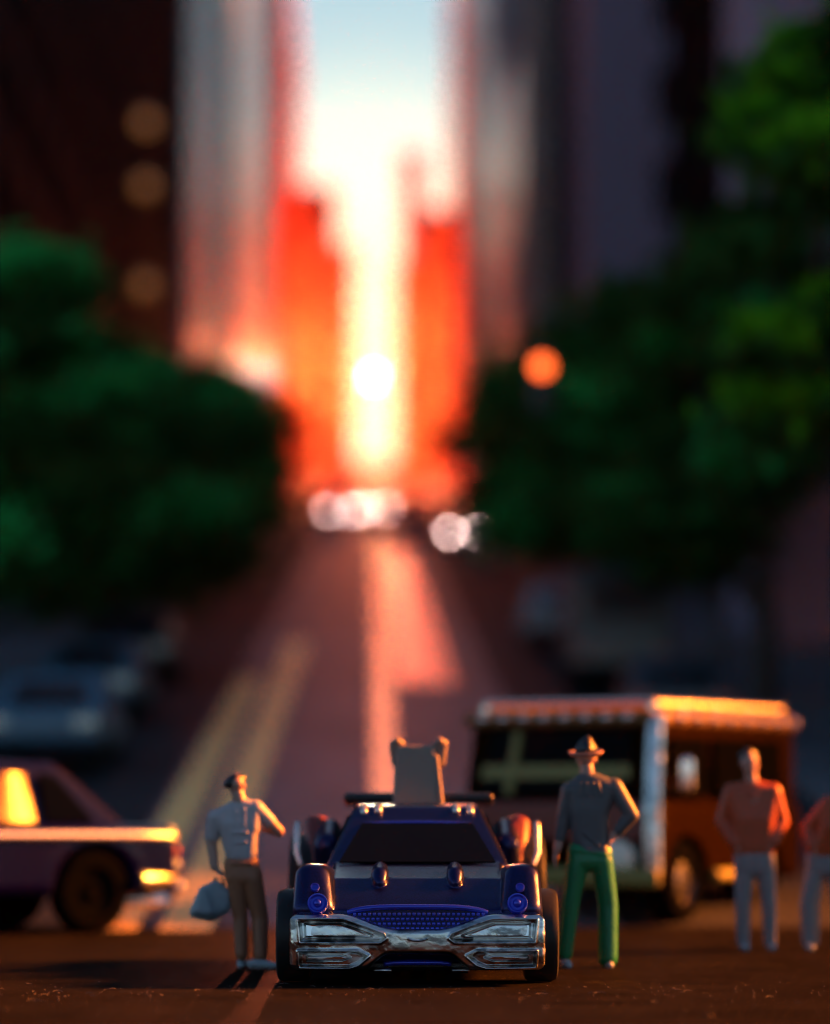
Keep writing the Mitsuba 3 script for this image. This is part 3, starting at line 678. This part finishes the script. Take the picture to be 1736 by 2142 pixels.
# two figures in red jackets farther back on the right, facing us
def red_person(label, X, Y, bend=0.0, mirror=1, spread=0.0):
    a = lambda x, y, d=0.0: np.array([mirror * (x - 1385) * .001947 + (bend * max(0, 720 - y) * .0012), d - bend * max(0, 720 - y) * .0004, (1137 - y) * .001947 - bend * max(0, 720 - y) * .00062])
    hd, ey = head(a(1365, 300), .22, -1.0, .35)
    neck = [hull([a(1370, 345), a(1380, 400)], [.055, .06])]
    lArm = [a(1283, 425), a(1245, 560, .04), a(1292, 655, -.06)]
    rArm = [a(1470, 425), a(1508, 560, .04), a(1465, 655, -.06)]
    skin = hd + neck + limb(lArm, [.055, .045, .035]) + limb(rArm, [.055, .045, .035]) + hand(a(1292, 655, -.06), (.5, .1, -.9), (0, -1, 0), .3, .85) + hand(a(1465, 655, -.06), (-.5, .1, -.9), (0, -1, 0), .3, .85)
    skin += [hull([a(1380, 430), a(1380, 700)], [.09, .09])] + limb([a(1345, 740), a(1330, 930), a(1332, 1100)], [.08, .055, .04]) + limb([a(1430, 740), a(1445, 930), a(1450, 1100)], [.08, .055, .04])
    jack = [hull([a(1378, 400), a(1285, 430), a(1468, 430), a(1330, 560), a(1430, 560)], [.065, .078, .078, .11, .11]), hull([a(1330, 540), a(1430, 540), a(1335, 690), a(1425, 690)], [.11, .11, .10, .10])]
    jack += limb(lArm, [.08, .072, .055]) + limb(rArm, [.08, .072, .055])
    jack += [hull([a(1345, 400, -.05), a(1378, 450, -.08), a(1410, 400, -.05)], .022)]
    tr = [hull([a(1340, 715), a(1425, 715), a(1340, 770), a(1430, 770)], [.10, .10, .095, .095])]
    tr += limb([a(1340, 760), a(1328 - spread, 930, -.01), a(1330 - spread, 1100)], [.09, .068, .058]) + limb([a(1432, 760), a(1446, 930, -.01), a(1450, 1100)], [.09, .068, .058])
    sh = [hull([a(x, 1117, .02), a(x + 4, 1120, -.14)], [.038, .032]) for x in (1332 - spread, 1452)]
    hr = [hull([a(1360, 258, .02), a(1372, 262, .05), a(1345, 265, .04), a(1385, 280, .06), a(1350, 285, .07)], [.065, .065, .055, .05, .055])]
    return figure(label, X, Y, [('body', union(skin), 'mat_skin', None), ('hair', union(hr), 'mat_hair', 'short black hair'), ('eyes', ey, 'mat_eye', None), ('jacket', union(jack), 'mat_jacket_red', 'red orange jacket'),
                                ('trousers', union(tr), 'mat_trouser_white', 'pale grey trousers'), ('shoe', sh, 'mat_shoe_pale', None)])


red_person('toy person in a red jacket and pale grey trousers standing before the van', (1574.6 - 868) * 27.9 / 6593, 27.9)
red_person('toy person in a red jacket stooping at the right edge of the frame', (1722 - 868) * 27.9 / 6593, 27.9, bend=.62, spread=30)

# ------------------------------------------------------------------ purple toy car on the left
pc = thing('toy_car', 'glossy purple toy coupe with orange reflections parked at the left edge', 'toy car')
PH = math.atan2(-.60, -.80)


def Pm(m):      # local: x forward, y left, z up; origin at the rear bumper's middle on the ground
    m = m if isinstance(m, trimesh.Trimesh) else tri(m)
    return move(m, -2.95, 32.6, 0, rz=PH)


pb = union([hull([(x, y, z) for y in (-.82, .82) for x, z in ((.1, .50), (.1, .92), (4.6, .5), (4.55, .78), (3.2, .98))], .13),
            hull([(x, y * q, z) for y in (-.72, .72) for x, q, z in ((.55, 1, 1.0), (1.25, .72, 1.60), (2.35, .72, 1.63), (3.2, 1, 1.0))], .09)])
for x in (.95, 3.75):
    for y in (-.8, .8):
        pb = pb - Manifold.cylinder(.5, .47, .47, 32, True).rotate([90, 0, 0]).translate([x, y * 1.15, .42])
add(pc + '__body', Pm(soft(pb, .06, 12)), 'mat_purple_paint', smooth=True)
for q in (-1, 1):
    sw = []
    for uu in np.linspace(0, 1, 13):
        for w_ in (0, 1):
            x_ = (1.55 + 1.35 * uu) if w_ == 0 else (1.60 + .70 * uu)
            sw.append((x_, q * ((.80, .64)[w_] + .13 * (1 - (2 * uu - 1) ** 2) * (1 - .3 * w_)), (1.10, 1.58)[w_]))
    sw = np.array(sw); ins = sw * [1, .9, 1]; m_ = trimesh.convex.convex_hull(np.vstack([sw, ins]))
    add(pc + '__side_window', Pm(M(m_.vertices, m_.faces)), 'mat_toy_window', smooth=40)
    add(pc + '__quarter_window', Pm(panel([(.90, q * .815, 1.10), (1.45, q * .815, 1.10), (1.48, q * .70, 1.58), (1.28, q * .70, 1.54)], .02)), 'mat_dark_glass')
    add(pc + '__belt_trim', Pm(tube([(.0, q * .86, .93), (.15, q * .95, .95), (.5, q * .965, .96), (2.0, q * .97, .97), (3.6, q * .965, .93), (4.5, q * .93, .86)], .045, 16)), 'mat_chrome_satin', smooth=40)
    add(pc + '__tail_light', Pm(tri(hull([(-.03, q * .55, .80), (-.03, q * .80, .80)], .07))), 'mat_red_plastic', smooth=True)
    add(pc + '__headlight', Pm(tri(hull([(4.68, q * .6, .66), (4.66, q * .7, .66)], .09))), 'mat_lamp_lens', smooth=True)
    for z_, x_ in ((.44, -.10), (.66, -.05), (.99, .02)):
        add(pc + '__tail_glint', Pm(move(trimesh.creation.icosphere(3, .065), x_, q * .80, z_)), 'mat_chrome_satin', smooth=True)  # chrome balls added to catch a chain of glints down the tail
    add(pc + '__exhaust_pipe', Pm(tube([(.4, q * .5, .30), (-.12, q * .5, .30)], .06, 12)), 'mat_chrome', smooth=40)
add(pc + '__windscreen', Pm(panel([(3.26, -.60, 1.10), (3.26, .60, 1.10), (2.50, .52, 1.62), (2.50, -.52, 1.62)], .02)), 'mat_toy_window')
add(pc + '__rear_window', Pm(panel([(.50, .60, 1.12), (.50, -.60, 1.12), (1.10, -.52, 1.60), (1.10, .52, 1.60)], .02)), 'mat_toy_window')
add(pc + '__rear_bumper', Pm(tube([(.45, -.96, .52), (.05, -.88, .52), (-.06, -.6, .52), (-.08, 0, .52), (-.06, .6, .52), (.05, .88, .52), (.45, .96, .52)], .075, 12)), 'mat_chrome_satin', smooth=40)
for x in (.95, 3.75):
    for q in (-1, 1):
        R = .41
        k = add(pc + '__wheel', Pm(move(lathe([(.24, -.13), (.36, -.13), (R, -.08), (R, .08), (.36, .13), (.24, .13)], 40), x, q * .80, R, rx=math.pi / 2)), 'mat_tyre_dull', smooth=35)
        add(k + '__rim', Pm(move(lathe([(0, -.10), (.08, -.12), (.10, -.08), (.22, -.09), (.25, -.125), (.25, .125), (.22, .09), (.10, .08), (.08, .12), (0, .10)], 32), x, q * .80, R, rx=math.pi / 2)), 'mat_tyre_dull', smooth=35)

# ------------------------------------------------------------------ toy van on the right
vn = thing('toy_van', 'amber brown toy van with a roof rack and chrome corner post at the right', 'toy van')
VX, VY, VR = (1366 - 868) * 32.6 / 6593, 32.6, math.radians(-31)


def Vm(m):      # local: origin at the front right corner on the ground, x to the right-hand side seen from us is -, y backwards
    m = m if isinstance(m, trimesh.Trimesh) else tri(m)
    m = m.copy(); m.vertices = np.asarray(m.vertices) * [1.24, 1, 1.02]
    return move(m, VX, VY, 0, rz=VR)


VL = 3.8
vb = union([rbox(-1.95, -.03, .05, VL, .42, 1.25, .09, 14), hull([(x, y, z) for x in (-1.80, -.18) for y, z in ((.20, 1.25), (.42, 2.10), (VL - .12, 2.10), (VL - .12, 1.2))], .10, 14)])
for x in (-1.95, .0):
    for y in (.85, 2.75):
        vb = vb - Manifold.cylinder(.5, .50, .50, 32, True).rotate([0, 90, 0]).translate([x, y, .42])
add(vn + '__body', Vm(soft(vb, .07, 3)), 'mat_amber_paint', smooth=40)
add(vn + '__roof', Vm(tri(hull([(x, y, 2.12) for x in (-1.84, -.13) for y in (.22, VL - .05)], .085))), 'mat_amber_roof_lit', smooth=40, label='amber roof with a rack, orange light put into its colour')
add(vn + '__windscreen', Vm(panel([(-1.72, .10, 1.34), (-.26, .10, 1.34), (-.32, .275, 1.98), (-1.66, .275, 1.98)], .03)), 'mat_dark_glass')
add(vn + '__windscreen__divider', Vm(tube([(-1.42, .07, 1.34), (-1.40, .25, 1.98)], .045, 8)), 'mat_olive', smooth=40)
add(vn + '__windscreen__tinted_band', Vm(panel([(-1.70, .105, 1.50), (-.27, .105, 1.50), (-.28, .145, 1.64), (-1.69, .145, 1.64)], .025)), 'mat_olive')
add(vn + '__front_panel', Vm(tri(rbox(-1.88, -.12, .0, .10, .86, 1.27, .04))), 'mat_maroon', smooth=30, label='maroon front panel below the windscreen')
add(vn + '__corner_post', Vm(tri(hull([(-.03, .03, .56), (-.03, .03, 1.2), (-.08, .24, 2.10)], .075))), 'mat_chrome_worn', smooth=40, label='bright chrome post at the front corner')
add(vn + '__front_bumper', Vm(tri(hull([(x, y, z) for x in (-1.95, .02) for y, z in ((-.08, .46), (-.08, .54))], .06))), 'mat_olive', smooth=40)
add(vn + '__side_bumper', Vm(tri(hull([(.02, 1.40, .50), (.02, 2.2, .50)], .06))), 'mat_olive', smooth=40)
for x in (-1.66, -.36):
    add(vn + '__headlight', Vm(move(lathe([(0, .05), (.09, .045), (.145, .02), (.16, .0), (.175, -.01), (.175, -.06), (0, -.06)], 32), x, -.02, .70, rx=math.pi / 2)), 'mat_lamp_lens', smooth=35)
for y0, y1 in ((.50, 1.35), (1.55, 2.35), (2.5, 3.25)):
    add(vn + '__side_window', Vm(panel([(-.035, y0, 1.32), (-.035, y1, 1.32), (-.055, y1, 1.92), (-.055, y0, 1.92)], .03)), 'mat_dark_glass')
rk = []
for x in (-1.78, -.16):
    rk.append(tube([(x, .40, 2.27), (x, VL - .2, 2.27)], .035, 8))
for y in np.linspace(.40, VL - .2, 9):
    rk.append(tube([(-1.80, y, 2.29), (-.14, y, 2.29)], .03, 8))
for y in np.linspace(.3, VL - .2, 9):
    add(vn + '__roof_glint', Vm(move(trimesh.creation.icosphere(2, .055), -.045, y, 2.13)), 'mat_chrome_satin', smooth=True)  # chrome balls added along the roof edges for glints
for x in np.linspace(-1.7, -.3, 8):
    add(vn + '__roof_glint', Vm(move(trimesh.creation.icosphere(2, .05), x, .14, 2.13)), 'mat_chrome_satin', smooth=True)
add(vn + '__roof_rack', Vm(cat(rk)), 'mat_chrome_satin', smooth=40)
for y in np.linspace(.40, VL - .2, 5):
    for x in (-1.78, -.16):
        add(vn + '__roof_rack__foot', Vm(box(x - .03, x + .03, y - .03, y + .03, 2.17, 2.26)), 'mat_chrome')
for y in (.85, 2.75):
    for x in (-1.80, -.18):
        k = add(vn + '__wheel', Vm(move(lathe([(.24, -.13), (.38, -.13), (.44, -.08), (.44, .08), (.38, .13), (.24, .13)], 40), x, y, .44, ry=math.pi / 2)), 'mat_tyre_dull', smooth=35)
        add(k + '__rim', Vm(move(lathe([(0, -.10), (.10, -.12), (.22, -.09), (.25, -.12), (.25, .12), (.22, .09), (.10, .12), (0, .10)], 32), x, y, .44, ry=math.pi / 2)), 'mat_black_plastic', smooth=35)
add(vn + '__mirror', Vm(tri(union([hull([(.02, .35, 1.45), (.20, .25, 1.50)], .025), hull([(.22, .22, 1.42), (.22, .22, 1.66)], .06)]))), 'mat_chrome', smooth=40)

# ------------------------------------------------------------------ dust and fibres on the floor
bits = []
for i in range(230):
    yy = rng.normal(22.0, .45) if i % 3 else rng.uniform(18.5, 23.2)
    xx = rng.uniform(-3.0, 3.0)
    L = rng.uniform(.006, .03); an = rng.uniform(0, np.pi); cv = rng.normal(0, .6)
    if i % 4 == 0:
        L *= 1.4
        tt = np.linspace(-1, 1, 5)
        p = np.stack([xx + L * (np.cos(an) * tt - cv * np.sin(an) * tt ** 2), yy + L * (np.sin(an) * tt + cv * np.cos(an) * tt ** 2), .003 + .006 * (1 - tt ** 2)], 1)
        bits.append(tube(p, .0012, 4))
    else:
        m = trimesh.creation.icosahedron(); m.apply_scale(rng.uniform(.002, .006, 3)); m.apply_translation((xx, yy, .003)); bits.append(m)
add('dust', cat(bits), 'mat_dust', kind='stuff', label='specks of dust and short fibres lying on the dark floor', category='dust')

# ------------------------------------------------------------------ red-tinted haze added for the sun's glow, thickest round it
lo, hi, res = np.array([-340.0, -75.0, -1.2]), np.array([340.0, 915.0, 141.0]), (171, 248, 48)
g = np.stack(np.meshgrid(*[np.linspace(a_, b_, n_) for a_, b_, n_ in zip(lo, hi, res)], indexing='ij'), -1)
rr = (g - sun_at) / [17.0, 20.0, 15.0]
dens = np.exp(-(rr ** 2).sum(-1)) * (0.1 + 2.2 * np.clip(meshkit.fbm(g / 8.0, 3, 5) - .25, 0, 1)) + 0.0003
scene['haze_air'] = dict(type='heterogeneous', albedo={'type': 'rgb', 'value': [0.98, 0.14, 0.06]}, scale=0.032, phase=dict(type='hg', g=0.3),
                         sigma_t=dict(type='gridvolume', grid=mi.VolumeGrid(np.ascontiguousarray(dens.transpose(2, 1, 0)[..., None], np.float32)),
                                      to_world=T().translate([float(c) for c in lo]).scale([float(c) for c in hi - lo])))
scene['haze'] = dict(type='cube', to_world=T().translate([float(c) for c in (lo + hi) / 2]).scale([float(c) for c in (hi - lo) / 2]), bsdf=dict(type='null'), interior={'type': 'ref', 'id': 'haze_air'})
tag('haze', 'thin red tinted haze added for the glow round the low sun', 'haze', kind='stuff')
scene['camera']['medium'] = {'type': 'ref', 'id': 'haze_air'}
